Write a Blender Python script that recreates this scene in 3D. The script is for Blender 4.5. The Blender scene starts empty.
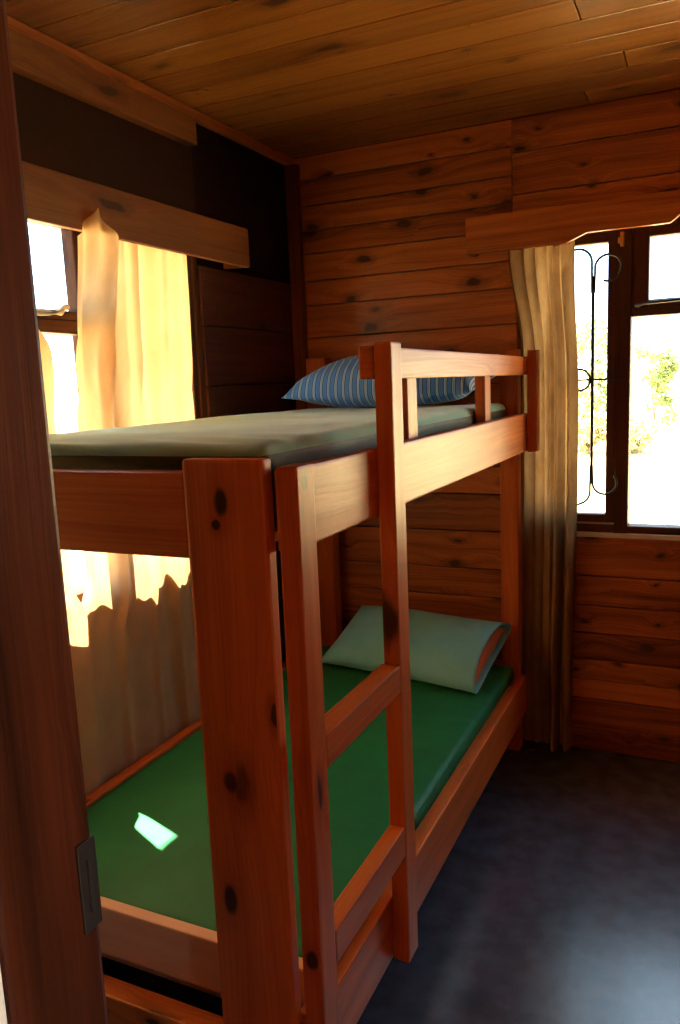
import bpy, bmesh, math, random
from mathutils import Vector, Matrix, noise as mnoise
random.seed(7)
C = bpy.context.scene.collection
PI = math.pi

# ------------------------------------------------------------------ materials
def new_mat(name):
    m = bpy.data.materials.new(name); m.use_nodes = True
    nt = m.node_tree; nt.nodes.clear()
    return m, nt

class NB:
    """tiny node-building helper"""
    def __init__(s, nt): s.nt = nt
    def n(s, t, **k):
        nd = s.nt.nodes.new(t)
        for a, v in k.items(): setattr(nd, a, v)
        return nd
    def l(s, a, b): s.nt.links.new(a, b)
    def put(s, sock, v):
        if isinstance(v, (int, float)): sock.default_value = v
        elif isinstance(v, (tuple, list)): sock.default_value = v
        else: s.l(v, sock)
    def math(s, op, a, b=0.0, c=None):
        nd = s.n('ShaderNodeMath', operation=op)
        s.put(nd.inputs[0], a); s.put(nd.inputs[1], b)
        if c is not None: s.put(nd.inputs[2], c)
        return nd.outputs[0]
    def step(s, v, lo, hi, a=0.0, b=1.0):
        nd = s.n('ShaderNodeMapRange', interpolation_type='SMOOTHSTEP')
        s.put(nd.inputs[0], v); s.put(nd.inputs[1], lo); s.put(nd.inputs[2], hi)
        s.put(nd.inputs[3], a); s.put(nd.inputs[4], b)
        return nd.outputs[0]
    def vec(s, x, y, z=0.0):
        nd = s.n('ShaderNodeCombineXYZ')
        s.put(nd.inputs[0], x); s.put(nd.inputs[1], y); s.put(nd.inputs[2], z)
        return nd.outputs[0]
    def noise(s, v, scale=1.0, detail=2.0, rough=.5, dim='3D'):
        nd = s.n('ShaderNodeTexNoise', noise_dimensions=dim)
        s.l(v, nd.inputs['Vector']); nd.inputs['Scale'].default_value = scale
        nd.inputs['Detail'].default_value = detail; nd.inputs['Roughness'].default_value = rough
        return nd.outputs['Fac']
    def mix(s, f, a, b, mode='MIX'):
        nd = s.n('ShaderNodeMix', data_type='RGBA', blend_type=mode)
        s.put(nd.inputs[0], f)
        for i, v in ((6, a), (7, b)):
            if isinstance(v, tuple) and len(v) == 3: v = (*v, 1)
            s.put(nd.inputs[i], v)
        return nd.outputs[2]
    def bump(s, h, strength, dist=.01):
        nd = s.n('ShaderNodeBump'); nd.inputs['Strength'].default_value = strength
        nd.inputs['Distance'].default_value = dist; s.l(h, nd.inputs['Height'])
        return nd.outputs[0]
    def out(s, sh):
        o = s.n('ShaderNodeOutputMaterial'); s.l(sh, o.inputs[0])
    def pbsdf(s, col, rough, normal=None, **k):
        p = s.n('ShaderNodeBsdfPrincipled')
        if isinstance(col, tuple) and len(col) == 3: col = (*col, 1)
        s.put(p.inputs['Base Color'], col); s.put(p.inputs['Roughness'], rough)
        if normal is not None: s.l(normal, p.inputs['Normal'])
        for a, v in k.items():
            p.inputs[a.replace('_', ' ')].default_value = v
        return p.outputs[0]

def wood(name, light, dark, knot, rough=.4, coat=0.0, density=.5, ring=60, var=.25, ku=2.0, kv=6.5, spec=.5, ksize=1.0, amber=0.0, knots=()):
    """boards carry UVs in metres along / across the grain; each board sits in its own 10 m band of v"""
    m, nt = new_mat(name); b = NB(nt)
    uv = b.n('ShaderNodeUVMap'); uv.uv_map = 'UVMap'
    sp = b.n('ShaderNodeSeparateXYZ'); b.l(uv.outputs[0], sp.inputs[0])
    u, v = sp.outputs[0], sp.outputs[1]
    wn = b.n('ShaderNodeTexWhiteNoise', noise_dimensions='1D')
    b.l(b.math('FLOOR', b.math('DIVIDE', v, 10.0)), wn.inputs['W'])
    rnd = wn.outputs['Value']
    vo = b.n('ShaderNodeTexVoronoi', voronoi_dimensions='2D', feature='F1')
    wob = b.noise(b.vec(b.math('MULTIPLY', u, 9.0), b.math('MULTIPLY', v, 30.0)), 1.0, 2.0)
    wob2 = b.noise(b.vec(b.math('MULTIPLY', u, 11.0), b.math('MULTIPLY_ADD', v, 30.0, 7.3)), 1.0, 2.0)
    b.l(b.vec(b.math('MULTIPLY_ADD', wob, .22, b.math('MULTIPLY', u, ku)), b.math('MULTIPLY_ADD', wob2, .22, b.math('MULTIPLY', v, kv))), vo.inputs['Vector'])
    vo.inputs['Scale'].default_value = 1.0
    spc = b.n('ShaderNodeSeparateColor'); b.l(vo.outputs['Color'], spc.inputs[0])
    gate = b.step(spc.outputs[0], 1 - density - .02, 1 - density + .02)
    size = b.math('MULTIPLY_ADD', b.math('POWER', spc.outputs[1], 2.0), .9 * ksize, .40 * ksize)
    d = b.math('DIVIDE', vo.outputs['Distance'], size)
    kn = b.math('MULTIPLY', b.step(d, .14, .07), gate)
    ring_k = b.math('MULTIPLY', b.math('MULTIPLY', b.step(d, .30, .15), gate), .45)
    halo = b.math('MULTIPLY', b.step(d, .75, .05), gate)
    nb = b.noise(b.vec(b.math('MULTIPLY', u, .9), b.math('MULTIPLY', v, 7.0)), 1.0, 2.0)
    v2 = b.math('ADD', b.math('MULTIPLY_ADD', nb, .075, v), b.math('MULTIPLY', halo, .03))
    w = b.math('SINE', b.math('MULTIPLY', v2, ring * 2.2))
    w = b.math('MULTIPLY_ADD', w, .5, .5)
    w = b.math('POWER', w, 2.0)
    fine = b.noise(b.vec(b.math('MULTIPLY', u, 2.2), b.math('MULTIPLY', v2, 150.0)), 1.0, 3.0, .6)
    broad = b.noise(b.vec(b.math('MULTIPLY', u, 1.1), b.math('MULTIPLY', v, 11.0)), 1.0, 3.0)
    f = b.math('ADD', b.math('MULTIPLY', w, .20), b.math('MULTIPLY', b.step(fine, .30, .72), .38))
    f = b.math('ADD', f, b.math('MULTIPLY_ADD', b.step(broad, .25, .75), .55, -.06))
    f = b.math('ADD', f, b.math('MULTIPLY_ADD', rnd, var * 1.6, -var * .8))
    cl = b.n('ShaderNodeClamp'); b.l(f, cl.inputs[0])
    col = b.mix(cl.outputs[0], light, dark)
    col = b.mix(ring_k, col, tuple(.5 * (k + q) for k, q in zip(knot, dark)))
    for (qu, qv, qr, qe) in knots:      # single knots of a particular board: u, v, radius, elongation along the grain
        du = b.math('DIVIDE', b.math('SUBTRACT', u, qu), qe); dv = b.math('SUBTRACT', v, qv)
        dd = b.math('SQRT', b.math('ADD', b.math('MULTIPLY', du, du), b.math('MULTIPLY', dv, dv)))
        dd = b.math('ADD', dd, b.math('MULTIPLY_ADD', wob, .012, -.006))
        kn = b.math('MAXIMUM', kn, b.step(dd, qr * 1.15, qr * .55))
        col = b.mix(b.math('MULTIPLY', b.step(dd, qr * 3.2, qr * .8), .55), col, dark)
    col = b.mix(kn, col, knot)
    r = b.math('MULTIPLY_ADD', fine, .16, rough - .08)
    h = b.math('ADD', b.math('MULTIPLY', fine, .6), b.math('MULTIPLY', w, .4))
    k = {}
    if amber: k['Specular_Tint'] = (1, 1 - .30 * amber, 1 - .68 * amber, 1)
    if coat: k = dict(Coat_Weight=coat, Coat_Roughness=.22)
    b.out(b.pbsdf(col, r, b.bump(h, .16, .003), Specular_IOR_Level=spec, **k))
    return m

def simple(name, col, rough=.5, metallic=0.0, var=.12, scale=30.0, bump=.1, **k):
    m, nt = new_mat(name); b = NB(nt)
    tc = b.n('ShaderNodeTexCoord')
    ns = b.noise(tc.outputs['Object'], scale, 4.0, .6)
    c2 = tuple(max(0, x * (1 - var)) for x in col); c1 = tuple(min(1, x * (1 + var)) for x in col)
    c = b.mix(ns, c1, c2)
    b.out(b.pbsdf(c, rough, b.bump(ns, bump, .004), Metallic=metallic, **k))
    return m

def glass_mat():
    m, nt = new_mat('window_glass'); b = NB(nt)
    t = b.n('ShaderNodeBsdfTransparent'); t.inputs[0].default_value = (.96, .98, .97, 1)
    g = b.n('ShaderNodeBsdfGlossy'); g.inputs['Roughness'].default_value = .02
    lw = b.n('ShaderNodeLayerWeight'); lw.inputs[0].default_value = .5
    fr = b.math('MULTIPLY_ADD', b.math('POWER', lw.outputs['Facing'], 5.0), .5, .02)
    mx = b.n('ShaderNodeMixShader'); b.l(fr, mx.inputs[0]); b.l(t.outputs[0], mx.inputs[1]); b.l(g.outputs[0], mx.inputs[2])
    b.out(mx.outputs[0]); return m

def fabric(name, c1, c2, trans=.45, scale=9.0, weave=900):
    m, nt = new_mat(name); b = NB(nt)
    uv = b.n('ShaderNodeUVMap'); uv.uv_map = 'UVMap'
    ns = b.noise(uv.outputs[0], scale, 5.0, .65)
    col = b.mix(b.step(ns, .35, .7), c1, c2)
    wv = b.noise(uv.outputs[0], weave, 1.0)
    nrm = b.bump(wv, .12, .001)
    df = b.n('ShaderNodeBsdfDiffuse'); tr = b.n('ShaderNodeBsdfTranslucent')
    b.l(col, df.inputs[0]); b.l(col, tr.inputs[0]); b.l(nrm, df.inputs['Normal'])
    mx = b.n('ShaderNodeMixShader'); mx.inputs[0].default_value = trans
    b.l(df.outputs[0], mx.inputs[1]); b.l(tr.outputs[0], mx.inputs[2])
    b.out(mx.outputs[0]); return m

def cover(name, c1, c2, rough=.5, sheen=.3, spec=.5, tint=(1, 1, 1, 1)):
    m, nt = new_mat(name); b = NB(nt)
    tc = b.n('ShaderNodeTexCoord')
    ns = b.noise(tc.outputs['Object'], 5.0, 4.0, .6)
    wv = b.noise(tc.outputs['Object'], 500.0, 1.0)
    col = b.mix(b.step(ns, .3, .7), c1, c2)
    h = b.math('ADD', b.math('MULTIPLY', ns, .8), b.math('MULTIPLY', wv, .05))
    b.out(b.pbsdf(col, rough, b.bump(h, .25, .02), Sheen_Weight=sheen, Sheen_Roughness=.4, Sheen_Tint=tint, Specular_IOR_Level=spec))
    return m

def stripes(name):
    m, nt = new_mat(name); b = NB(nt)
    uv = b.n('ShaderNodeUVMap'); uv.uv_map = 'UVMap'
    sp = b.n('ShaderNodeSeparateXYZ'); b.l(uv.outputs[0], sp.inputs[0])
    fr = b.math('FRACT', b.math('MULTIPLY', sp.outputs[0], 1 / .031))
    rp = b.n('ShaderNodeValToRGB'); b.l(fr, rp.inputs[0])
    cr = rp.color_ramp; cr.interpolation = 'CONSTANT'
    stops = [(0, (.08, .30, .80)), (.36, (.02, .06, .28)), (.46, (.46, .70, .92)), (.58, (.09, .31, .80)), (.66, (.46, .68, .90)), (.76, (.02, .06, .28)), (.86, (.08, .30, .80))]
    cr.elements[0].position = 0; cr.elements[0].color = (*stops[0][1], 1)
    cr.elements[1].position = stops[1][0]; cr.elements[1].color = (*stops[1][1], 1)
    for p, c in stops[2:]:
        e = cr.elements.new(p); e.color = (*c, 1)
    ns = b.noise(uv.outputs[0], 600.0, 1.0)
    b.out(b.pbsdf(rp.outputs[0], .75, b.bump(ns, .15, .001), Sheen_Weight=.15))
    return m

def floor_mat():
    m, nt = new_mat('polished_concrete'); b = NB(nt)
    tc = b.n('ShaderNodeTexCoord'); o = tc.outputs['Object']
    n1 = b.noise(o, 2.2, 3.0, .5); n2 = b.noise(o, 14.0, 3.0, .5); n3 = b.noise(o, 90.0, 3.0)
    f = b.math('ADD', b.math('MULTIPLY', n1, .6), b.math('MULTIPLY', n2, .4))
    col = b.mix(b.step(n2, .30, .70), b.mix(n1, (.028, .034, .050), (.060, .072, .106)), b.mix(n1, (.060, .070, .100), (.100, .118, .165)))
    r = .265
    h = b.math('ADD', b.math('MULTIPLY', n2, .7), b.math('MULTIPLY', n3, .2))
    b.out(b.pbsdf(col, r, b.bump(h, .10, .004), Specular_IOR_Level=1.0))
    return m

def ground_mat():
    m, nt = new_mat('pale_gravel_ground'); b = NB(nt)
    tc = b.n('ShaderNodeTexCoord'); o = tc.outputs['Object']
    n1 = b.noise(o, .6, 5.0, .6); n2 = b.noise(o, 25.0, 3.0)
    col = b.mix(n1, (.72, .57, .32), (.60, .46, .24))
    b.out(b.pbsdf(col, .95, b.bump(n2, .4, .03)))
    return m

M = {}
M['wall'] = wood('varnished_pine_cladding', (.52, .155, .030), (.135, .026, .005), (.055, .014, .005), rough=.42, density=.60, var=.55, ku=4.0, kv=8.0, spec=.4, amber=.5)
M['wall_dark'] = wood('shade_darkened_cladding', (.11, .030, .012), (.045, .011, .005), (.015, .006, .004), rough=.55, density=.25, var=.3, spec=.25)  # same wood as the back wall, left wall shade put into the colour
M['ceil'] = wood('varnished_pine_ceiling', (.35, .135, .021), (.135, .037, .006), (.04, .012, .005), rough=.30, density=.6, var=.35, ku=2.8, kv=6.5, spec=.9, amber=.9)
BED = dict(rough=.40, density=.30, var=.22, ring=45, ku=2.0, kv=6.0, spec=.6, amber=.8)
BC = ((.66, .180, .036), (.36, .062, .010), (.040, .010, .004))
M['bed'] = wood('red_varnished_pine', *BC, **BED)
M['post'] = wood('red_varnished_pine_post', *BC, **BED, knots=[(201.315, 5005.908, .015, 1.8), (201.275, 5005.895, .009, 1.0), (200.80, 5005.89, .018, 1.25), (200.56, 5005.872, .016, 2.2)])
M['ladder'] = wood('red_varnished_pine_ladder', *BC, **BED, knots=[(300.50, 6006.05, .012, 1.6), (301.35, 6005.0 + .37 - 2.0, .012, 1.3)])
M['trim'] = wood('pelmet_pine', (.28, .105, .024), (.16, .048, .011), (.06, .02, .008), rough=.5, density=.3, var=.2, spec=.3)
M['pale'] = wood('pale_bare_pine', (.85, .52, .31), (.74, .42, .23), (.12, .05, .02), rough=.6, density=.12, var=.12)
M['jamb'] = wood('dark_old_jamb', (.085, .019, .007), (.018, .0045, .002), (.02, .007, .004), rough=.34, density=.45, var=.25, ring=40, spec=.12)
M['frame'] = wood('brown_window_wood', (.11, .045, .02), (.06, .022, .010), (.03, .012, .006), rough=.5, density=.15, var=.15, spec=.1)
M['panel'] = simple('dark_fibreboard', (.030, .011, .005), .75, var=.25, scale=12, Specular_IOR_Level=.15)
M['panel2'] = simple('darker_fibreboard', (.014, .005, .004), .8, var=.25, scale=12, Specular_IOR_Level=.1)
M['white_paint'] = simple('cream_outside_paint', (.80, .76, .68), .7, var=.05, scale=8)
M['glass'] = glass_mat()
M['iron'] = simple('black_wrought_iron', (.05, .055, .04), .45, metallic=.6, scale=80)
M['brass'] = simple('aged_brass', (.55, .36, .12), .35, metallic=1.0, scale=60)
M['ivory'] = simple('ivory_window_stay', (.75, .68, .48), .4, var=.05)
M['steel'] = simple('worn_steel', (.10, .085, .08), .38, metallic=.9, scale=60)
M['sill'] = simple('pale_sill_paint', (.55, .53, .47), .5, var=.08)
M['curtain'] = fabric('cream_curtain_cloth', (.80, .50, .245), (.71, .42, .20), .42, 5.0)
M['curtain2'] = fabric('brown_curtain_cloth', (.38, .23, .10), (.28, .15, .06), .27, 5.0)
M['green'] = cover('green_vinyl', (.016, .200, .066), (.013, .165, .055), .5, .0, .25)
M['olive'] = cover('olive_cover_lit_top', (.31, .58, .48), (.26, .51, .42), .8, 1.0, .15, (.75, 1, .88, 1))  # paler than the sides: window sheen on the top put into the colour
M['side'] = cover('olive_cover_shaded_side', (.105, .105, .030), (.080, .082, .022), .6, .1, .3)  # same cover darkened: shade on the sides put into the colour
M['mint'] = cover('mint_pillowcase', (.22, .64, .78), (.18, .56, .68), .7, .2)
M['inner'] = cover('rust_pillow_ticking', (.62, .20, .04), (.50, .14, .03), .7, .2)
M['stripe'] = stripes('blue_striped_cotton')
M['floor'] = floor_mat()
M['ground'] = ground_mat()
M['bounce'] = simple('pale_bounce_slab', (.86, .80, .62), .9, var=.06, scale=6)  # pale tone for the added slab that bounces sun up
M['leaf'] = simple('sunlit_leaf', (.25, .31, .10), .6, var=.4, scale=3)
M['leaf2'] = simple('dry_leaf', (.55, .46, .22), .6, var=.4, scale=3)
M['bark'] = simple('bark', (.16, .11, .07), .9)
M['roof'] = simple('roof_sheet', (.10, .09, .08), .6)

# ------------------------------------------------------------------ mesh helpers
class MB:
    """collects shapes into one bmesh; boards get UVs along their grain"""
    k = 0
    def __init__(s):
        s.bm = bmesh.new(); s.uv = s.bm.loops.layers.uv.new('UVMap')
    def _uv(s, faces, axis, uvo=None):
        MB.k += 1
        ou, ov = random.uniform(0, 60), MB.k * 10 + random.uniform(3, 6)
        if uvo: ou, ov = uvo
        for f in faces:
            n = f.normal; a = [abs(n[i]) for i in range(3)]
            big = a.index(max(a))
            oth = [i for i in range(3) if i != axis]
            for lp in f.loops:
                c = lp.vert.co
                if big == axis: lp[s.uv].uv = (ou + c[oth[0]] * .25, ov + c[oth[1]] * 1.0)
                else:
                    q = [i for i in oth if i != big][0]
                    lp[s.uv].uv = (ou + c[axis], ov + c[q] + (.37 if big == oth[0] else 0))
    def box(s, lo, hi, axis=None, bevel=.003, mat=0, seg=2, uvo=None):
        lo, hi = Vector(lo), Vector(hi); c = (lo + hi) / 2; d = hi - lo
        if axis is None: axis = max(range(3), key=lambda i: d[i])
        tb = bmesh.new()
        bmesh.ops.create_cube(tb, size=1)
        for v in tb.verts: v.co = Vector((c[i] + v.co[i] * d[i] for i in range(3)))
        if bevel: bmesh.ops.bevel(tb, geom=tb.edges[:], offset=min(bevel, min(d) * .3), segments=seg, affect='EDGES', profile=.6)
        return s._merge(tb, axis, mat, uvo)
    def _merge(s, tb, axis, mat, uvo=None):
        tb.normal_update()
        vm = {v: s.bm.verts.new(v.co) for v in tb.verts}
        fs = []
        for f in tb.faces:
            try: nf = s.bm.faces.new([vm[v] for v in f.verts])
            except ValueError: continue
            nf.material_index = mat; nf.smooth = f.smooth; fs.append(nf)
        tb.free()
        for f in fs: f.normal_update()
        s._uv(fs, axis, uvo)
        return fs
    def prism(s, poly, axis, lo, hi, grain, bevel=.002, mat=0):
        """polygon in the two other axes, extruded along axis"""
        oth = [i for i in range(3) if i != axis]
        tb = bmesh.new(); vs = []
        for (a, b_) in poly:
            c = [0, 0, 0]; c[oth[0]] = a; c[oth[1]] = b_; c[axis] = lo
            vs.append(tb.verts.new(c))
        f = tb.faces.new(vs)
        r = bmesh.ops.extrude_face_region(tb, geom=[f])
        for v in [g for g in r['geom'] if isinstance(g, bmesh.types.BMVert)]: v.co[axis] = hi
        bmesh.ops.recalc_face_normals(tb, faces=tb.faces[:])
        if bevel: bmesh.ops.bevel(tb, geom=tb.edges[:], offset=bevel, segments=2, affect='EDGES', profile=.6)
        return s._merge(tb, grain, mat)
    def tube(s, pts, r, n=8, mat=0, taper=None):
        pts = [Vector(p) for p in pts]; rings = []
        for i, p in enumerate(pts):
            t = (pts[min(i + 1, len(pts) - 1)] - pts[max(i - 1, 0)]).normalized()
            a = t.cross(Vector((0, 1, .01))); 
            if a.length < 1e-3: a = t.cross(Vector((1, 0, 0)))
            a.normalize(); b_ = t.cross(a)
            rr = r if taper is None else r * (1 + (taper - 1) * i / (len(pts) - 1))
            rings.append([s.bm.verts.new(p + rr * (math.cos(q) * a + math.sin(q) * b_)) for q in [2 * PI * j / n for j in range(n)]])
        fs = []
        for A, B in zip(rings, rings[1:]):
            for j in range(n):
                fs.append(s.bm.faces.new((A[j], A[(j + 1) % n], B[(j + 1) % n], B[j])))
        fs.append(s.bm.faces.new(rings[0][::-1])); fs.append(s.bm.faces.new(rings[-1]))
        for f in fs: f.smooth = True; f.material_index = mat; f.normal_update()
        return fs
    def grid(s, fn, nu, nv, uvfn=None, smooth=True, mat=0, flip=False):
        V = [[s.bm.verts.new(fn(i / nu, j / nv)) for j in range(nv + 1)] for i in range(nu + 1)]
        for i in range(nu):
            for j in range(nv):
                q = [(i, j), (i + 1, j), (i + 1, j + 1), (i, j + 1)]
                if flip: q = q[::-1]
                f = s.bm.faces.new([V[a][b_] for a, b_ in q]); f.smooth = smooth; f.material_index = mat
                for lp, (a, b_) in zip(f.loops, q):
                    lp[s.uv].uv = uvfn(a / nu, b_ / nv) if uvfn else (a / nu, b_ / nv)
        return V
    def build(s, name, mats, parent=None, origin=None, recalc=False):
        if recalc: bmesh.ops.recalc_face_normals(s.bm, faces=s.bm.faces[:])
        me = bpy.data.meshes.new(name)
        if origin is not None:
            o_ = Vector(origin)
            for v in s.bm.verts: v.co -= o_
        s.bm.to_mesh(me); s.bm.free()
        for m in (mats if isinstance(mats, list) else [mats]): me.materials.append(m)
        o = bpy.data.objects.new(name, me); C.objects.link(o)
        if origin is not None: o.location = origin
        if parent is not None: o.parent = parent
        return o

def thing(name, loc, label, cat, group=None):
    o = bpy.data.objects.new(name, None); C.objects.link(o); o.location = loc
    o.empty_display_size = .1
    o['label'] = label; o['category'] = cat
    if group: o['group'] = group
    return o
def tag(o, label, cat, group=None):
    o['label'] = label; o['category'] = cat
    if group: o['group'] = group
    return o
def struct(o): o['kind'] = 'structure'; return o
def sbox(name, lo, hi, mat, parent=None, bevel=.003, axis=None, origin=None):
    b = MB(); b.box(lo, hi, axis, bevel); return b.build(name, mat, parent, origin)

# ------------------------------------------------------------------ dimensions (metres; back wall y = 0, left wall x = 0)
H = 2.456
XR = 2.75            # right wall
YF = -2.545          # inner face of the front wall
WX0, WX1, WZ0, WZ1 = .968, 2.48, .885, 2.06     # back window hole
LY0, LY1 = -2.22, -.700                          # left window hole (y), same heights

# ------------------------------------------------------------------ room shell
b = MB(); b.box((-.12, -4.6, -.12), (XR + .12, .12, 0), 0, 0); struct(b.build('floor', M['floor']))

def cladding(mb, axis, plane, depth, s0, s1, rows, hole=None, split=None, mat=0, gap=.0016, joints=True):
    """horizontal boards on a wall; axis = running axis, plane/depth = extents along the wall normal"""
    na = 1 - axis
    def one(a, b_, z0, z1):
        if b_ - a < .01: return
        lo = [0, 0, z0 + gap]; hi = [0, 0, z1 - gap]
        lo[axis], hi[axis] = a + gap * .5, b_ - gap * .5
        lo[na], hi[na] = min(plane, depth), max(plane, depth)
        mb.box(lo, hi, axis, .0045, mat)
    for z0, z1 in zip(rows, rows[1:]):
        spans = [(s0, s1)]
        if hole and z0 < hole[3] - .01 and z1 > hole[2] + .01: spans = [(s0, hole[0]), (hole[1], s1)]
        for a, b_ in spans:
            if joints and b_ - a > 1.2:
                j = random.uniform(a + .4, b_ - .4); one(a, j, z0, z1); one(j, b_, z0, z1)
            else: one(a, b_, z0, z1)

b = MB()
rows = [0, .107, .219, .300, .384, .494, .606, .726, WZ0]
cladding(b, 0, 0, .024, 0, XR, rows, joints=False)
rows2 = [WZ0, 1.04, 1.155, 1.27, 1.385, 1.485, 1.595, 1.71, 1.846, 1.948, WZ1]
cladding(b, 0, 0, .024, 0, XR, rows2, hole=(WX0, WX1, WZ0, WZ1))
cladding(b, 0, 0, .024, 0, .955, [WZ1, 2.155, 2.255, 2.36, H], joints=False)
cladding(b, 0, 0, .024, .955, XR, [WZ1, 2.185, 2.335, H], joints=False)
for lo, hi in (((-.12, .024, 0), (WX0, .11, 2.6)), ((WX1, .024, 0), (XR + .12, .11, 2.6)), ((WX0, .024, 0), (WX1, .11, WZ0)), ((WX0, .024, WZ1), (WX1, .11, 2.6))):
    b.box(lo, hi, 0, 0, 1)
struct(b.build('wall_back', [M['wall'], M['wall_dark']]))

b = MB()
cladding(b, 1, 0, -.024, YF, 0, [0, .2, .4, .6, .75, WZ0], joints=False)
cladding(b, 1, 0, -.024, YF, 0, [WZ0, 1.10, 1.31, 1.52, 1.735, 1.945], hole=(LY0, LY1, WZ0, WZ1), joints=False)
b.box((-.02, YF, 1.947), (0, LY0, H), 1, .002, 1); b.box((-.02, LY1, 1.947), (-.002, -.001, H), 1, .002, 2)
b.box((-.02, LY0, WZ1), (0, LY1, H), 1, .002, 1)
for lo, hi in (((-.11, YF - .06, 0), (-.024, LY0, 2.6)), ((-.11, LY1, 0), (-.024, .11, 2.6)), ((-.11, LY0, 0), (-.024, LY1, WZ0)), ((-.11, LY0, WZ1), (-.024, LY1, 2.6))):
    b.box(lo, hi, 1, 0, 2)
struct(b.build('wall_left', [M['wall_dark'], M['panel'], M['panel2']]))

b = MB(); cladding(b, 1, XR, XR + .024, YF, 0, [i * .1117 for i in range(23)])
b.box((XR + .024, YF - .06, 0), (XR + .11, .11, 2.6), 1, 0)
struct(b.build('wall_right', M['wall']))

DX0, DX1, DZ = 1.080, 1.96, 2.06                 # doorway
b = MB()
cladding(b, 0, YF, YF - .018, 0, DX0 - .06, [i * .1117 for i in range(23)], joints=False)
cladding(b, 0, YF, YF - .018, DX1 + .06, XR, [i * .1117 for i in range(23)], joints=False)
cladding(b, 0, YF, YF - .018, DX0 - .06, DX1 + .06, [DZ + .06, 2.2, 2.33, H], joints=False)
for lo, hi in (((-.11, YF - .105, 0), (DX0 - .07, YF - .018, 2.6)), ((DX1 + .07, YF - .105, 0), (XR + .11, YF - .018, 2.6)), ((DX0 - .07, YF - .105, DZ + .06), (DX1 + .07, YF - .018, 2.6))):
    b.box(lo, hi, 0, 0, 1)
struct(b.build('wall_front', [M['wall_dark'], M['white_paint']]))

b = MB(); y = YF - .0
while y < -.001:
    y1 = min(y + .141, 0)
    j = random.uniform(.7, 2.2)
    b.box((0, y + .0015, H), (j - .001, y1 - .0015, H + .02), 0, .004)
    b.box((j + .001, y + .0015, H), (XR, y1 - .0015, H + .02), 0, .004)
    y = y1
b.box((-.11, YF - .06, H + .02), (XR + .11, .11, H + .06), 0, 0)
struct(b.build('ceiling', M['ceil']))

# roof with its eaves (shades the upper part of the left window), run on past the doorway as an added daylight screen
b = MB(); b.box((-.56, -4.7, 2.62), (XR + .5, .62, 2.68), 1, .004); struct(b.build('roof', M['roof']))

b = MB(); b.box((-1.2, -4.72, -.12), (XR + .3, -4.62, 2.62), 0, .002); struct(b.build('light_screen_back', M['wall']))  # this and the next two: unseen screens added to limit doorway light
b = MB(); b.box((XR + .18, -4.62, -.12), (XR + .28, -3.35, 2.62), 1, .002); struct(b.build('light_screen_side', M['wall']))
b = MB(); b.box((-1.2, -4.62, -.12), (-1.1, -3.8, 2.62), 1, .002); struct(b.build('light_screen_end', M['wall']))
# trims
b = MB(); b.box((0, -2.54, 2.425), (.030, -.0, H - .001), 1, .004); struct(b.build('trim_1', M['wall']))
b = MB(); b.box((0, -2.54, 2.335), (.036, -.715, 2.424), 1, .004); struct(b.build('trim_2', M['trim']))
b = MB(); b.box((.002, -.034, 0), (.058, -.0, 2.424), 2, .004); struct(b.build('trim_3', M['wall']))

# door frame
door = bpy.data.objects.new('door_1', None); C.objects.link(door); struct(door); door.location = (DX0, YF, 0)
def dpart(name, lo, hi, mat, parent=door, bevel=.004):
    bb = MB(); bb.box(lo, hi, None, bevel); o = bb.build(name, mat); o.parent = parent
    o.matrix_parent_inverse = parent.matrix_world.inverted() if parent.type != 'EMPTY' else Matrix.Translation(-Vector(parent.location)); return o
jamb = dpart('jamb', (DX0 - .085, YF - .120, 0), (DX0, YF + .002, DZ), M['jamb'], bevel=.006)
dpart('jamb', (DX1, YF - .120, 0), (DX1 + .085, YF + .002, DZ), M['jamb'], bevel=.006)
dpart('head', (DX0 - .085, YF - .120, DZ), (DX1 + .085, YF + .002, DZ + .075), M['jamb'], bevel=.006)
dpart('bright_edge_strip', (DX0 - .135, YF - .138, 0), (DX0 - .004, YF - .1205, DZ + .06), M['white_paint'], bevel=.003)['label'] = 'added pale strip, bright edge beside the door jamb'  # added board, painted pale so the frame edge looks brightly lit
bb = MB(); bb.box((DX0 - .002, YF - .022, .945), (DX0 + .003, YF + .0035, 1.045), 2, .001)
bb.box((DX0 + .001, YF - .012, .965), (DX0 + .006, YF - .008, 1.025), 2, .001); bb.box((DX0 - .018, YF + .0005, .950), (DX0 + .003, YF + .0035, 1.040), 2, .001)
o = bb.build('strike_plate', M['steel'], jamb); o['label'] = 'worn steel strike plate'

# ------------------------------------------------------------------ windows
def window(name, P, spec, origin):
    """P(u, d, z): u along the wall, d depth (0 = room face, + outwards). spec lists the openings."""
    root = bpy.data.objects.new(name, None); C.objects.link(root); root['kind'] = 'structure'; root.location = origin
    inv = Matrix.Translation(-Vector(origin))
    def mk(nm, boxes, mat, parent=root, bevel=.004):
        bb = MB()
        for (u0, u1, d0, d1, z0, z1) in boxes:
            a, c = Vector(P(u0, d0, z0)), Vector(P(u1, d1, z1))
            bb.box([min(a[i], c[i]) for i in range(3)], [max(a[i], c[i]) for i in range(3)], None, bevel)
        o = bb.build(nm, mat); o.parent = parent
        if parent is root: o.matrix_parent_inverse = inv
        return o
    return root, mk

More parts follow.
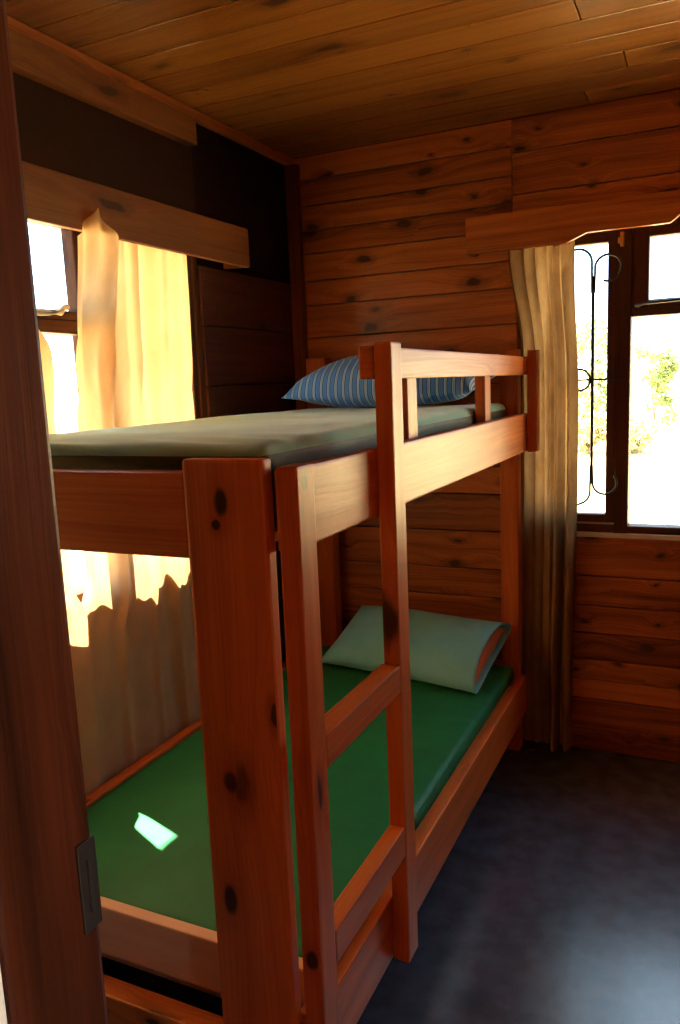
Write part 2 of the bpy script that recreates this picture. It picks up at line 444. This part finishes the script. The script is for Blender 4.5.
# back window: casement | mullion | centre light with top vent | mullion | casement
P1 = lambda u, d, z: (u, d, z)
win1, mk = window('window_1', P1, None, (1.67, .05, WZ0))
f = .03
m1, m2 = (1.335, 1.385), (1.955, 2.005)
mk('window_frame', [(WX0, WX0 + f, .01, .08, WZ0, WZ1), (WX1 - f, WX1, .01, .08, WZ0, WZ1), (WX0, WX1, .01, .08, WZ0, WZ0 + .042), (WX0, WX1, .01, .08, WZ1 - .05, WZ1),
    (m1[0], m1[1], .004, .085, WZ0, WZ1), (m2[0], m2[1], .004, .085, WZ0, WZ1), (m1[1], m2[0], .008, .08, 1.705, 1.735)], M['frame'])
mk('sill', [(WX0 - .0, WX1 + .0, -.006, .02, WZ0 - .004, WZ0 + .014), (WX0 + f, m1[0], .03, .085, WZ0 + .04, WZ0 + .052)], M['sill'])
def sash(mk, u0, u1, z0, z1, w=.038, wb=.032, d0=.015, d1=.06):
    s = mk('sash', [(u0, u0 + w, d0, d1, z0, z1), (u1 - w, u1, d0, d1, z0, z1), (u0 + w, u1 - w, d0, d1, z0, z0 + wb), (u0 + w, u1 - w, d0, d1, z1 - wb, z1)], M['frame'], bevel=.005)
    mk('pane', [(u0 + w - .005, u1 - w + .005, (d0 + d1) / 2, (d0 + d1) / 2 + .004, z0 + wb - .005, z1 - wb + .005)], M['glass'], parent=s, bevel=0)
    return s
ss = sash(mk, WX0 + f, m1[0], WZ0 + .052, WZ1 - .05, w=.034)
bb = MB(); bb.box((1.345, -.012, 1.955), (1.358, .006, 2.005), 2, .003); bb.box((1.338, -.022, 1.965), (1.350, -.010, 1.985), 2, .003)
bb.build('latch', M['brass'], ss)['label'] = 'small brass latch'
sv = sash(mk, m1[1], m2[0], 1.735, WZ1 - .05, w=.058, wb=.028)
bb = MB(); bb.tube([(1.40, -.012, 1.742), (1.45, -.03, 1.748), (1.62, -.035, 1.752), (1.70, -.02, 1.752), (1.75, .01, 1.75)], .006)
bb.tube([(1.41, .012, 1.742), (1.405, -.014, 1.742)], .007)
bb.build('stay', M['steel'], sv)['label'] = 'thin metal window stay'
mk('pane', [(m1[1] - .004, m2[0] + .004, .04, .044, WZ0 + .04, 1.707)], M['glass'], bevel=0)
sash(mk, m2[1], WX1 - f, WZ0 + .052, WZ1 - .05, w=.034)

# left window
P2 = lambda u, d, z: (-d, u, z)
win2, mk = window('window_2', P2, None, (-.05, -1.47, WZ0))
n1 = (-1.268, -1.222)
mk('window_frame', [(LY0, LY0 + f, .01, .08, WZ0, WZ1), (LY1 - f, LY1, .01, .08, WZ0, WZ1), (LY0, LY1, .01, .08, WZ0, WZ0 + .042), (LY0, LY1, .01, .08, WZ1 - .05, WZ1),
    (n1[0], n1[1], .004, .085, WZ0, WZ1), (LY0 + f, n1[0], .008, .08, 1.680, 1.715)], M['frame'])
mk('sill', [(LY0, LY1, -.004, .02, WZ0 - .004, WZ0 + .014)], M['sill'])
sash(mk, n1[1], LY1 - f, WZ0 + .045, WZ1 - .05, w=.034)
sv = sash(mk, LY0 + f, n1[0], 1.715, WZ1 - .05, w=.034, wb=.03)
bb = MB(); bb.tube([(.02, -1.60, 1.728), (.03, -1.47, 1.728), (.026, -1.42, 1.732), (.014, -1.395, 1.748), (.010, -1.375, 1.752)], .008)
bb.tube([(-.02, -1.39, 1.745), (.014, -1.39, 1.748)], .007)
bb.build('stay', M['ivory'], sv)['label'] = 'ivory window stay'
mk('pane', [(LY0 + f - .004, n1[0] + .004, .04, .044, WZ0 + .04, 1.682)], M['glass'], bevel=0)

# wrought-iron scroll grille inside the left casement of the back window
gr = thing('window_grille', (1.20, -.0085, .95), 'black wrought-iron scroll grille across the casement of the bright back window', 'window grille')
ginv = Matrix.Translation(-Vector(gr.location))
def arc(cx, cz, r, a0, a1, n=14):
    return [(cx + r * math.cos(math.radians(a0 + (a1 - a0) * i / n)), -.0085, cz + r * math.sin(math.radians(a0 + (a1 - a0) * i / n))) for i in range(n + 1)]
GX = 1.253
def gpart(nm, tubes, r):
    bb = MB()
    for t in tubes: bb.tube(t, r)
    o = bb.build(nm, M['iron']); o.parent = gr; o.matrix_parent_inverse = ginv; return o
gpart('upright', [[(GX, -.0085, 1.11), (GX, -.0085, 1.86)]], .006)
gpart('cross_bar', [[(.90, -.0085, 1.484), (1.345, -.0085, 1.484)]], .004)
gpart('scroll', [[(GX + .004, -.0085, 1.80), (GX + .006, -.0085, 1.87)] + arc(GX + .052, 1.885, .047, 165, -110, 18)], .0045)
gpart('scroll', [[(GX - .004, -.0085, 1.80), (GX - .005, -.0085, 1.90)] + arc(GX - .055, 1.91, .05, 0, 110, 10) + [(GX - .12, -.0085, 1.97)]], .0045)
gpart('scroll', [[(GX + .002, -.0085, 1.16), (GX + .004, -.0085, 1.11)] + arc(GX + .048, 1.095, .044, 180, 400, 18)], .0045)
gpart('scroll', [[(GX - .004, -.0085, 1.16), (GX - .005, -.0085, 1.08)] + arc(GX - .055, 1.06, .05, 0, -70, 10) + [(GX - .10, -.0085, .99)]], .0045)
gpart('ring', [arc(GX - .048, 1.484, .040, 0, 360, 24)], .0045)
gpart('upright', [[(GX - .20, -.0085, .95), (GX - .20, -.0085, 2.0)]], .006)

# ------------------------------------------------------------------ pelmets
b = MB()
prof = [(.800, 1.972), (1.168, 1.972), (1.240, 2.002), (1.515, 2.002), (1.565, 2.040), (1.775, 2.040), (1.825, 2.002), (2.10, 2.002), (2.172, 1.972), (2.54, 1.972), (2.54, 2.105), (.80, 2.105)]
b.prism(prof, 1, -.100, -.078, 0)
pel1 = thing('pelmet', (1.67, 0, 2.04), 'wide wooden pelmet with stepped lower edge above the back window', 'pelmet', None)
o = b.build('front_board', M['wall'], pel1, None); o.matrix_parent_inverse = Matrix.Translation(-Vector(pel1.location))
for x0 in (.800, 2.518):
    bb = MB(); bb.box((x0, -.078, 1.974), (x0 + .022, -.0005, 2.104), 1, .003); o = bb.build('end_board', M['wall'], pel1); o.matrix_parent_inverse = Matrix.Translation(-Vector(pel1.location))
pel2 = thing('pelmet', (0, -1.4, 2.0), 'plain narrow wooden pelmet above the cream curtain on the dark side wall', 'pelmet', None)
i2 = Matrix.Translation(-Vector(pel2.location))
bb = MB(); bb.box((.082, -2.44, 1.945), (.104, -.525, 2.082), 1, .004); o = bb.build('front_board', M['trim'], pel2); o.matrix_parent_inverse = i2
for y0 in (-.547, -2.44):
    bb = MB(); bb.box((.0005, y0, 1.947), (.082, y0 + .022, 2.080), 0, .003); o = bb.build('end_board', M['trim'], pel2); o.matrix_parent_inverse = i2

# ------------------------------------------------------------------ curtains
def nz(x, y, z=0.0): return mnoise.noise(Vector((x, y, z)))
def smooth(a, b_, x):
    t = max(0, min(1, (x - a) / (b_ - a))); return t * t * (3 - 2 * t)

def left_curtain(name, edge, yb, label, peak=None, folds=7, seed=0.0, inner_turn=True):
    L = yb - edge(1.5); mb = MB()
    def fn(s, t):
        # s along the wall from the gap edge (0) to the far edge (1); t from top (0) to bottom (1)
        ztop = 2.0
        ds = abs(s - peak) if peak is not None else 9.0
        if s < (peak or 0): ztop = 2.01 - .085 * (ds / peak) ** .8
        elif ds < .26: ztop = 1.922 + .088 * max(0, 1 - ds / .12) + .078 * smooth(.17, .26, ds)
        z = ztop + (.33 - ztop) * t
        ph = s * folds * 2 * PI + .9 * nz(s * 3, z * .7, seed) + seed
        free = smooth(1.42, 1.62, z)
        amp = .017 + .024 * free
        x = .030 + .010 * free + amp * (math.sin(ph) * (.55 + .6 * nz(s * 6, 1.7, seed)) + .45 * math.sin(ph * .5 + 1.3 + z * .6) + .25 * math.sin(ph * 2.3 + z)) + .004 * nz(s * 14, z * 5, seed)
        if peak is not None:
            w = (1 if s < peak else smooth(.17, .10, ds)) * smooth(1.55, 1.93, z)
            x = x * (1 - w) + w * (.112 + .010 * math.sin(s * 70) + .012 * (1 - ds / .13))
        ya = edge(z); ye = yb + (.055 * smooth(1.41, 1.34, z) if peak is not None else 0); yy = ya + (ye - ya) * s + .010 * math.cos(ph) + .012 * nz(s * 5, z * 2, seed + 4)
        if peak is not None and ds < .3: yy -= .048 * w * smooth(.3, .1, s)
        lowk = smooth(.985, .875, z) * smooth(.16, .08, s)
        x = x * (1 - lowk) + lowk * ((.014 if peak is not None else .048) + .004 * math.sin(ph))
        return (max(.006, min(x, .076 if (z > 1.93 and (peak is None or (ds > .17 and s > peak))) else .2)), yy, z)
    mb.grid(fn, 130, 70, lambda s, t: (s * abs(L) * 2.0, t * 1.65))
    o = mb.build(name, M['curtain'], None, (.04, edge(1.5) + L / 2, .33)); tag(o, label, 'curtain'); return o
def e1(z): return -1.375 - .042 * smooth(2.0, 1.6, z) - .038 * smooth(1.6, .9, z) - .045 * smooth(.88, .78, z) - .02 * smooth(.82, .4, z)
left_curtain('curtain', e1, -.805, 'backlit cream curtain with a pinned peak hanging behind the bunk bed', peak=.12, folds=4.6, seed=.4)
left_curtain('curtain', lambda z: -1.490 + .036 * smooth(.985, .875, z) - .13 * smooth(1.62, 1.80, z), -2.18, 'cream curtain strip glimpsed at the edge of the dark door jamb', folds=5, seed=2.2)

def back_curtain():
    mb = MB()
    def fn(s, t):
        z = 2.03 + (.018 - 2.03) * t
        # left and right edges gathered towards the middle, flared at the top left
        xl = .940 + .05 * smooth(1.98, 1.60, z) - .01 * smooth(1.3, .1, z)
        xr = 1.195 + .02 * smooth(1.9, 1.4, z) + .0 * z - .02 * smooth(1.2, .2, z)
        ph = s * 5.5 * 2 * PI + 1.1 * nz(s * 2.5, z * .6, 9)
        amp = .024
        x = xl + (xr - xl) * (s + .018 * math.cos(ph))
        yy = -.046 + amp * (math.sin(ph) * .8 + .3 * math.sin(ph * .5 + z)) + .004 * nz(s * 12, z * 4, 3)
        tri = smooth(.42, .10, s) * smooth(1.55, 1.85, z)
        yy += .012 * tri
        k = smooth(1.085, 1.125, x)
        yy = -.033 + (yy + .046) * .30 + k * (-.026 + (yy + .046) * 1.7)
        return (x, max(-.075 if z > 1.90 else -.11, min(-.0225, yy)), z)
    mb.grid(fn, 110, 80, lambda s, t: (s * .6, t * 2.0))
    o = mb.build('curtain', M['curtain2'], None, (1.1, -.05, .018)); tag(o, 'narrow gathered brown curtain hanging to the floor beside the back window', 'curtain')
back_curtain()

# ------------------------------------------------------------------ bunk bed
bed = thing('bunk_bed', (.52, -1.0, 0), 'red-brown varnished wooden bunk bed with ladder and guard rail', 'bunk bed')
binv = Matrix.Translation(-Vector(bed.location))
def bp(name, lo, hi, axis=None, parent=bed, bevel=.005, mat='bed', uvo=None):
    bb = MB(); bb.box(lo, hi, axis, bevel, uvo=uvo); o = bb.build(name, M[mat]); o.parent = parent
    o.matrix_parent_inverse = binv if parent is bed else (binv @ Matrix.Translation((0, 0, 0)))
    return o
ZU0, ZU1, ZL0, ZL1 = 1.226, 1.368, .178, .332
XO, XI = 1.029, .996
# posts
bp('post', (.832, -2.008, 0), (.995, -1.976, 1.388), 2, bevel=.007, mat='post', uvo=(200, 5005))
bp('post', (.098, -2.008, 0), (.240, -1.976, 1.388), 2, bevel=.007)
bp('post', (.925, -.110, 0), (.995, -.046, 1.610), 2)
bp('post', (.098, -.110, 0), (.190, -.046, 1.620), 2)
# upper frame
bp('side_rail', (XI, -1.975, ZU0), (XO, -.046, ZU1), 1)
bp('side_rail', (.064, -1.975, ZU0), (.097, -.046, ZU1), 1)
bp('foot_rail', (.241, -2.002, 1.210), (.831, -1.962, 1.364), 0)
bp('head_rail', (.191, -.100, 1.226), (.924, -.066, ZU1), 0)
bp('guard_rail', (XI, -1.603, 1.512), (XO, -.046, 1.580), 1)
for y0 in (-1.312, -.584): bp('spindle', (.960, y0, 1.25), (.9955, y0 + .068, 1.578), 2, bevel=.003)
bp('batten', (XO + .0005, -.110, 1.222), (1.066, -.046, 1.604), 2)
for i in range(11):
    y0 = -1.93 + i * .17; bp('slat', (.098, y0, 1.230), (.959, y0 + .09, 1.248), 0, bevel=.002, mat='pale')
# lower frame
bp('side_rail', (.984, -1.974, ZL0), (1.026, -.111, ZL1), 1)
bp('side_rail', (.064, -1.974, .20), (.097, -.111, .368), 1)
o = bp('foot_rail', (.100, -1.925, .260), (.982, -1.895, .381), 0, mat='pale'); o['label'] = 'pale bare foot rail'
bp('head_rail', (.191, -.100, .20), (.924, -.066, .368), 0)
bp('stretcher', (.241, -2.000, .13), (.831, -1.950, .238), 0)
for i in range(11):
    y0 = -1.88 + i * .165; bp('slat', (.098, y0, .205), (.983, y0 + .09, .223), 0, bevel=.002, mat='pale')
# ladder
lad = bpy.data.objects.new('ladder', None); C.objects.link(lad); lad.parent = bed
lad.matrix_parent_inverse = binv; lad.location = (1.05, -1.78, .178)
linv = Matrix.Translation(-Vector(lad.location))
def lp(name, lo, hi, axis, mat='bed', uvo=None):
    bb = MB(); bb.box(lo, hi, axis, .004, uvo=uvo); o = bb.build(name, M[mat]); o.parent = lad; o.matrix_parent_inverse = linv; return o
lp('stringer', (1.0295, -2.027, .178), (1.068, -1.966, 1.378), 2, 'ladder', (300, 6005))
lp('stringer', (1.0295, -1.601, .178), (1.068, -1.538, 1.586), 2)
lp('rung', (1.024, -1.9655, .838), (1.068, -1.6015, .900), 1)
lp('rung', (1.030, -1.9655, .452), (1.068, -1.6015, .520), 1)

# ------------------------------------------------------------------ mattresses
def rounded_block(lo, hi, r, nx, ny, nz_, disp):
    tb = MB(); lo, hi = Vector(lo), Vector(hi)
    def pt(p):
        q = Vector([max(lo[i] + r, min(hi[i] - r, p[i])) for i in range(3)])
        d = p - q
        if d.length > 1e-9:
            d.normalize(); p = q + d * r
        return disp(p, d)
    N = (nx, ny, nz_)
    for ax in range(3):
        a, c = [i for i in range(3) if i != ax]
        for side in (0, 1):
            def fn(s, t):
                p = Vector((0, 0, 0)); p[ax] = (lo, hi)[side][ax]
                p[a] = lo[a] + (hi[a] - lo[a]) * s; p[c] = lo[c] + (hi[c] - lo[c]) * t
                return pt(p)
            tb.grid(fn, N[a], N[c])
    bmesh.ops.remove_doubles(tb.bm, verts=tb.bm.verts[:], dist=1e-5)
    bmesh.ops.recalc_face_normals(tb.bm, faces=tb.bm.faces[:])
    return tb
def d_low(p, n):
    k = .003 * math.exp(-((p.y + .98 + .05 * math.sin(p.x * 6)) / .012) ** 2) * smooth(.55, .75, p.x) + .003 * math.exp(-((p.y + .82 - .12 * p.x) / .012) ** 2) * smooth(.5, .8, p.x) + .004 * nz(p.x * 3, p.y * 2.2, 1) + .0016 * nz(p.x * 4, p.y * 26, 5)
    if n.z > .5: p = p + Vector((0, 0, k))
    return p
mb = rounded_block((.102, -1.888, .224), (.980, -.116, .368), .022, 44, 90, 10, d_low)
tag(mb.build('mattress', M['green'], None, (.54, -1.0, .224)), 'deep green mattress on the lower bunk with a patch of sunlight', 'mattress')
def d_up(p, n):
    t = smooth(1.36, 1.41, p.z)
    cz_ = .005 * math.sin(46 * (p.y + 1.94) + 5 * math.sin(p.x * 4.5 + p.z * 20)) * smooth(-1.62, -1.86, p.y) * (.4 + .6 * nz(p.x * 2, 3.3, 1) ** 2 * 4)
    k = cz_ + .006 * nz(p.x * 2.6, p.y * 1.8, 3) + .0022 * nz(p.x * 5 + p.y * 3, p.y * 9, 7)
    if n.z > .3: p = p + Vector((0, 0, k))
    if p.y < -1.85 and p.z > 1.30:      # cover drooping over the foot rail in soft folds
        p = p + Vector((0, -.010 * math.sin(p.z * 110 + p.x * 7) * smooth(-1.85, -1.93, p.y), 0))
    return p
mb = rounded_block((.102, -1.940, 1.249), (.957, -.116, 1.410), .028, 60, 110, 14, d_up)
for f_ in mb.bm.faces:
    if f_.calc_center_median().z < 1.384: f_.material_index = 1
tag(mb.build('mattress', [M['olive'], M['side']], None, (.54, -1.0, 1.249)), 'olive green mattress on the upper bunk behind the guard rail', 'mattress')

# ------------------------------------------------------------------ pillows
def pillow_fn(W, D, T, sgn, seed, open_end=False, pinch=.07):
    def fn(s, t):
        a, c = s * 2 - 1, t * 2 - 1
        x = W * a * (1 - pinch * (1 - c * c) * abs(a) ** 3)
        y = D * c * (1 - pinch * 1.3 * (1 - a * a) * abs(c) ** 3)
        ea = (1 - abs(a) ** 3.2)
        if open_end and a > 0: ea = max(ea, .85)
        h = T * max(0, ea * (1 - abs(c) ** 2.6)) ** .62
        wr = .05 * T * nz(a * 5, c * 5, seed) + .10 * T * nz(a * 2, c * 2, seed + 3)
        edge = max(0, 1 - max(abs(a), abs(c)) ** 6)
        rad = .0
        cr = .04 * T * math.sin(10 * math.atan2(c, a - .9) + 3) * smooth(.35, .95, abs(a)) * edge
        z = sgn * h * (1.0 if sgn > 0 else .55) + (wr + cr) * edge
        return Vector((x, y, z))
    return fn
def place(mb, mat4):
    for v in mb.bm.verts: v.co = mat4 @ v.co
up = MB()
for sg in (1, -1):
    up.grid(pillow_fn(.385, .165, .120, sg, 2.0), 70, 46, lambda s, t: (s * .77, t * .4), flip=sg < 0)
bmesh.ops.remove_doubles(up.bm, verts=up.bm.verts[:], dist=1e-5)
place(up, Matrix.Rotation(math.radians(-3), 4, 'Z') @ Matrix.Rotation(math.radians(10), 4, 'X'))
zmin = min(v.co.z for v in up.bm.verts)
o = up.build('pillow', M['stripe']); o.location = (.548, -.300, 1.414 - zmin)
tag(o, 'blue striped pillow lying at the head of the upper bunk', 'pillow')

low = thing('pillow', (.60, -.26, .45), 'mint green pillow with open case showing rust ticking on lower bunk', 'pillow')
R4 = Matrix.Rotation(math.radians(-9), 4, 'Z') @ Matrix.Rotation(math.radians(24), 4, 'X')
mb = MB()
for sg in (1, -1):
    mb.grid(pillow_fn(.350, .190, .085, sg, 6.0, True, .05), 60, 40, lambda s, t: (s * .7, t * .4), flip=sg < 0)
bmesh.ops.remove_doubles(mb.bm, verts=mb.bm.verts[:], dist=1e-5)
place(mb, R4)
low.location.z = .370 - min(v.co.z for v in mb.bm.verts)
o = mb.build('pillowcase', M['mint'], low)
sm = o.modifiers.new('hem', 'SOLIDIFY'); sm.thickness = .004; sm.offset = -1
mb = MB()
for sg in (1, -1):
    mb.grid(pillow_fn(.322, .176, .076, sg, 6.0, False, .02), 50, 30, lambda s, t: (s * .7, t * .4), flip=sg < 0)
bmesh.ops.remove_doubles(mb.bm, verts=mb.bm.verts[:], dist=1e-5)
place(mb, R4 @ Matrix.Translation((.015, 0, 0)))
mb.build('inner_pillow', M['inner'], low)['label'] = 'rust coloured inner pillow'

# ------------------------------------------------------------------ outside
def gz(x, y):
    z = -.25
    if y > .5: z += .070 * (y - .5)
    z += .05 * nz(x * .2, y * .2, 2) * smooth(1.5, 5, max(abs(x - 1.3) - 2.5, abs(y + 2) - 3.5))
    return z
mb = MB(); mb.grid(lambda s, t: (-45 + 90 * s, -30 + 75 * t, gz(-45 + 90 * s, -30 + 75 * t)), 90, 90)
struct(mb.build('ground', M['ground']))

def shrub(x, y, r, h, mat, label, n=900, seed=0):
    rn = random.Random(seed); z0 = gz(x, y)
    root = thing('shrub', (x, y, z0), label, 'shrub', None)
    st = MB()
    for k in range(5):
        a = rn.uniform(0, 2 * PI); e = r * rn.uniform(.3, .7)
        st.tube([(0, 0, -.05), (e * .4 * math.cos(a), e * .4 * math.sin(a), h * .4), (e * math.cos(a), e * math.sin(a), h * .85)], .012, 6, 0, .3)
    st.build('stem', M['bark'], root)
    lf = MB()
    cl = [(rn.uniform(-.8, .8) * r, rn.uniform(-.7, .7) * r, h * rn.uniform(.08, .95), r * rn.uniform(.25, .5)) for _ in range(18)]
    for _ in range(n):
        cx, cy, cz, cr = rn.choice(cl)
        d = Vector((rn.gauss(0, 1), rn.gauss(0, 1), rn.gauss(0, 1))).normalized() * cr * rn.uniform(.5, 1)
        p = Vector((cx, cy, cz)) + d
        if p.z < .03: p.z = .03
        u = Vector((rn.gauss(0, 1), rn.gauss(0, 1), rn.gauss(0, .7))).normalized(); w = u.cross(Vector((rn.gauss(0, 1), rn.gauss(0, 1), 1))).normalized()
        l = rn.uniform(.05, .10); q = l * .32
        vs = [lf.bm.verts.new(p - u * l), lf.bm.verts.new(p + w * q), lf.bm.verts.new(p + u * l), lf.bm.verts.new(p - w * q)]
        f_ = lf.bm.faces.new(vs)
    lf.build('foliage', mat, root)
    return root
b = MB(); b.box((-1.5, .3, -.30), (5.5, 2.2, -.235), 0, .004); struct(b.build('bounce_slab', M['bounce']))  # unseen reflector slab, added to brighten the ceiling by the window
shrub(-.35, 12.6, .62, 1.9, M['leaf'], 'loose green shrub seen through the casement with the iron grille', 1500, 1)
shrub(.02, 9.0, .30, .55, M['leaf2'], 'low yellowish shrub at the foot of the grille view outside', 700, 2)
shrub(.80, 11.4, .36, 1.45, M['leaf'], 'pale green shrub outside, middle of the large lower pane', 900, 3)
shrub(.70, 9.0, .26, .45, M['leaf2'], 'low dry shrub outside, just past the window mullion', 600, 5)

# ------------------------------------------------------------------ light
w = bpy.data.worlds.new('World'); bpy.context.scene.world = w; w.use_nodes = True
bg = w.node_tree.nodes['Background']; bg.inputs[0].default_value = (.58, .79, 1.0, 1); bg.inputs[1].default_value = 4.4
sd = bpy.data.lights.new('sun', 'SUN'); sd.energy = 50; sd.angle = math.radians(.6); sd.color = (1, .90, .70)
so = bpy.data.objects.new('sun', sd); C.objects.link(so)
el = math.radians(64.0); hd = Vector((.9015, -.4327, 0))
dirv = Vector((hd.x * math.cos(el), hd.y * math.cos(el), -math.sin(el)))
so.rotation_euler = dirv.to_track_quat('-Z', 'Y').to_euler(); so.location = (-4, 2, 6)

# ------------------------------------------------------------------ camera
cd = bpy.data.cameras.new('camera'); cam = bpy.data.objects.new('camera', cd); C.objects.link(cam)
cd.sensor_fit = 'VERTICAL'; cd.sensor_height = 36.0; cd.lens = 785.08 * 36.0 / 1024.0; cd.clip_start = .05
yaw, pitch, roll = .44343, .159886, -.042135
fwd = Vector((-math.sin(yaw) * math.cos(pitch), math.cos(yaw) * math.cos(pitch), -math.sin(pitch)))
r0 = Vector((math.cos(yaw), math.sin(yaw), 0)); u0 = r0.cross(fwd)
rr = math.cos(roll) * r0 + math.sin(roll) * u0; uu = -math.sin(roll) * r0 + math.cos(roll) * u0
cam.matrix_world = Matrix(((rr.x, uu.x, -fwd.x, 1.65878), (rr.y, uu.y, -fwd.y, -3.11615), (rr.z, uu.z, -fwd.z, 1.50251), (0, 0, 0, 1)))
sc = bpy.context.scene; sc.camera = cam
sc.view_settings.view_transform = 'Standard'; sc.view_settings.look = 'None'
sc.view_settings.exposure = 0.55; sc.view_settings.gamma = 1.0; sc.view_settings.use_curve_mapping = False
sc.cycles.max_bounces = 12; sc.cycles.diffuse_bounces = 8; sc.cycles.transparent_max_bounces = 16
sc.cycles.sample_clamp_indirect = 6.0
